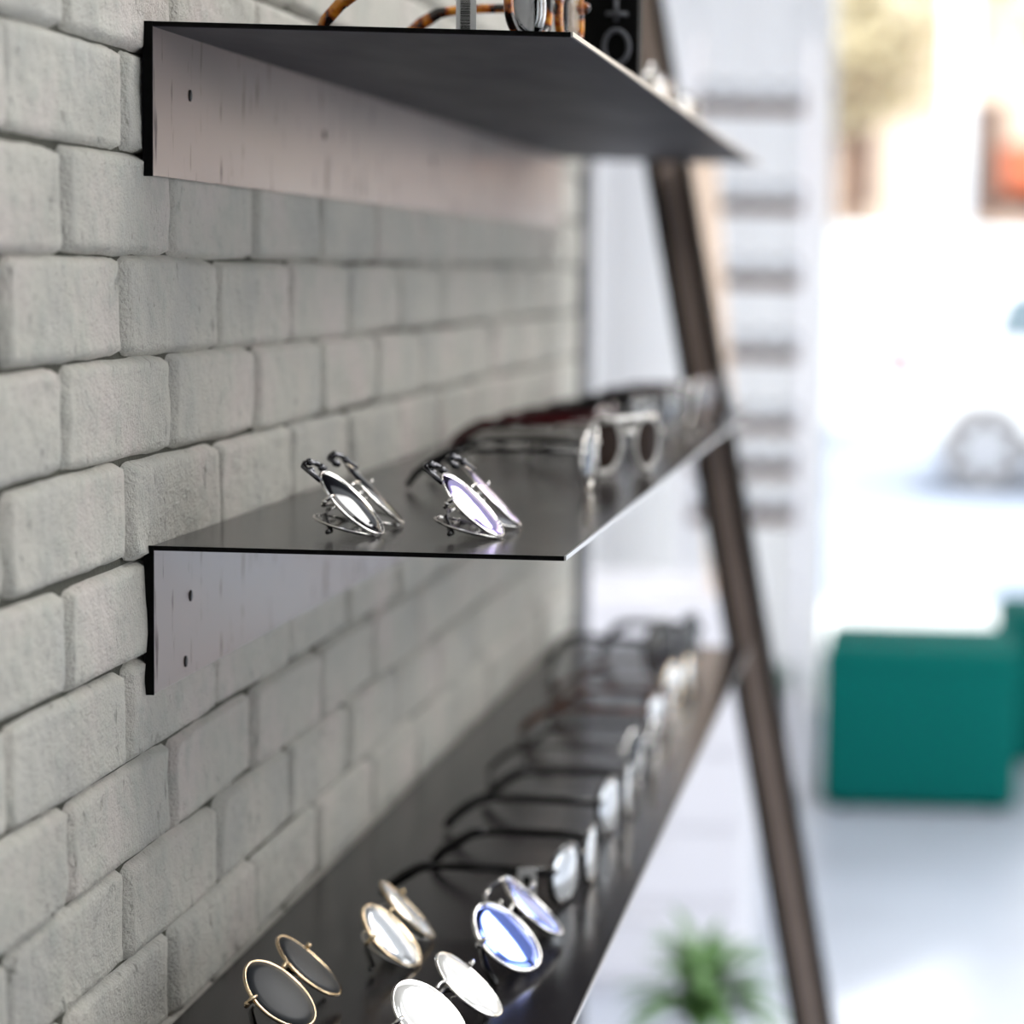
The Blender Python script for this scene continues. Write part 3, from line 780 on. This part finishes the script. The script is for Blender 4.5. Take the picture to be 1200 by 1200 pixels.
for wx in (-.98, 1.42):
    for wy, fl in ((.0, 1), (1.72, -1)):
        wb = bmesh.new(); lathe(wb, [(.19, -.09), (.29, -.10), (.315, -.07), (.315, .07), (.29, .10), (.19, .09)], seg=32)
        for v in wb.verts: v.co = Vector((v.co.x + wx, v.co.z + wy, v.co.y + .315 - .02))
        wo = obj('wheel', wb, 'tyre', car)
        hb = bmesh.new(); lathe(hb, [(.20, -.02), (.20, .02)], seg=24)
        for k in range(6):
            box(hb, (-.025, -.19, -.055), (.025, 0, .055), M=Matrix.Rotation(k * math.pi / 3, 4, 'Z'))
        for v in hb.verts: v.co = Vector((v.co.x + wx, v.co.z * 1.2 + wy - fl * .055, v.co.y + .295))
        obj('rim', hb, 'alloy', wo, False)
# low white wall and far car beyond
sw = empty('boundary_wall', (-6, 25, 0)); tag(sw, 'long whitewashed boundary wall across the street', 'wall')
bx('wall_panel', (0, 0, -.02), (30, .25, 1.85), 'whitewall', sw); bx('coping', (-.05, -.05, 1.85), (30.05, .3, 1.92), 'whitewall', sw)
far = copy_tree(car); tag(far, 'second white car further along the street, mostly behind the rack', 'car', 'parked cars'); car['group'] = 'parked cars'
far.location = (-3.25, 21.5, 0)
# street column
sc = empty('street_column', (.26, 22.0, 0)); tag(sc, 'tall white street column in front of the trees', 'column')
b_ = bmesh.new(); lathe(b_, [(.13, .3), (.13, 6.2)], seg=20); obj('shaft', b_, 'whitewall', sc)
b_ = bmesh.new(); lathe(b_, [(.2, -.02), (.2, .25), (.13, .3)], seg=20); obj('base', b_, 'whitewall', sc)
# building and trees
bd = empty('building', (2.0, 36, 0)); tag(bd, 'beige rendered building far across the street with orange awning', 'building')
bx('wall', (-14, 0, -.02), (22, 6, 9), 'facade', bd); bx('roof', (-14.2, -.2, 9), (22.2, 6.2, 9.3), 'facade', bd)
for i, (x, z0, z1, wd) in enumerate([(-2.9, 2.3, 4.1, .5), (-1.15, 2.2, 4.0, .6), (1.4, 2.2, 4.0, 1.2), (-5, 2.2, 4, 1.2), (-1.2, 5.4, 7.0, 1.2), (1.5, 5.4, 7, 1.2), (-5, 5.4, 7, 1.2), (4.5, 2.2, 4, 1.2), (4.5, 5.4, 7, 1.2)]):
    f = bx('window', (x - wd / 2, -.05, z0), (x + wd / 2, 0.02, z1), 'facade', bd)
    bx('pane', (x - wd / 2 + .08, -.08, z0 + .08), (x + wd / 2 - .08, -.05, z1 - .08), 'facade_dark', f)
aw = bmesh.new()
vs = [aw.verts.new(p) for p in ((-.95, 0, 3.35), (1.3, 0, 3.35), (1.3, -1.1, 2.65), (-.95, -1.1, 2.65), (1.3, -1.1, 2.4), (-.95, -1.1, 2.4))]
aw.faces.new((vs[0], vs[3], vs[2], vs[1])); aw.faces.new((vs[3], vs[5], vs[4], vs[2]))
g = bmesh.ops.solidify(aw, geom=aw.faces[:], thickness=.04)
obj('awning', aw, 'orange', bd, False)
def tree(x, y, h, cr, m, label, seed, th=.13):
    t = empty('tree', (x, y, 0)); tag(t, label, 'tree', 'street trees')
    r = random.Random(seed); b = bmesh.new()
    top = h - cr * .9
    tube(b, [(0, 0, -.02), (.05, 0, top * .5), (0, .05, top)], [th * 1.3, th, th * .8], 10)
    for k in range(6):
        a = k * 1.05 + r.uniform(0, .5); tube(b, [(0, .05, top * .85), (math.cos(a) * cr * .4, math.sin(a) * cr * .4, top + cr * .4), (math.cos(a) * cr * .75, math.sin(a) * cr * .75, top + cr * .8)], [th * .6, th * .4, th * .15], 7)
    obj('trunk', b, 'bark', t)
    f = bmesh.new()
    for i in range(5200):
        d = Vector((r.gauss(0, 1), r.gauss(0, 1), r.gauss(0, 1))).normalized() * (r.random() ** .45)
        lump = 1 + .35 * noise.noise(d * 2.2 + Vector((seed, 0, 0)))
        p = Vector((d.x * cr * lump, d.y * cr * lump, h - cr * .2 + d.z * cr * .95 * lump))
        a = Vector((r.gauss(0, 1), r.gauss(0, 1), r.gauss(0, 1))).normalized(); q = a.orthogonal().normalized(); s = r.uniform(.06, .12)
        u = a.cross(q)
        f.faces.new([f.verts.new(p + q * s), f.verts.new(p + u * s * .6), f.verts.new(p - q * s), f.verts.new(p - u * s * .6)])
    fo = obj('foliage', f, m, t, False); fo['kind'] = 'stuff'
tree(-.95, 29.5, 5.0, 1.75, 'foliage', 'pale yellow tree left of the white street column', 1)
tree(2.6, 28.5, 5.0, 1.6, 'foliage2', 'olive green tree right of the white street column', 2)
tree(-6.0, 30, 6.0, 2.6, 'foliage2', 'broad olive tree far to the left, behind the far wall', 3)
tree(8.5, 30, 6.0, 2.6, 'foliage', 'yellow tree far right beyond the picture edge', 4)
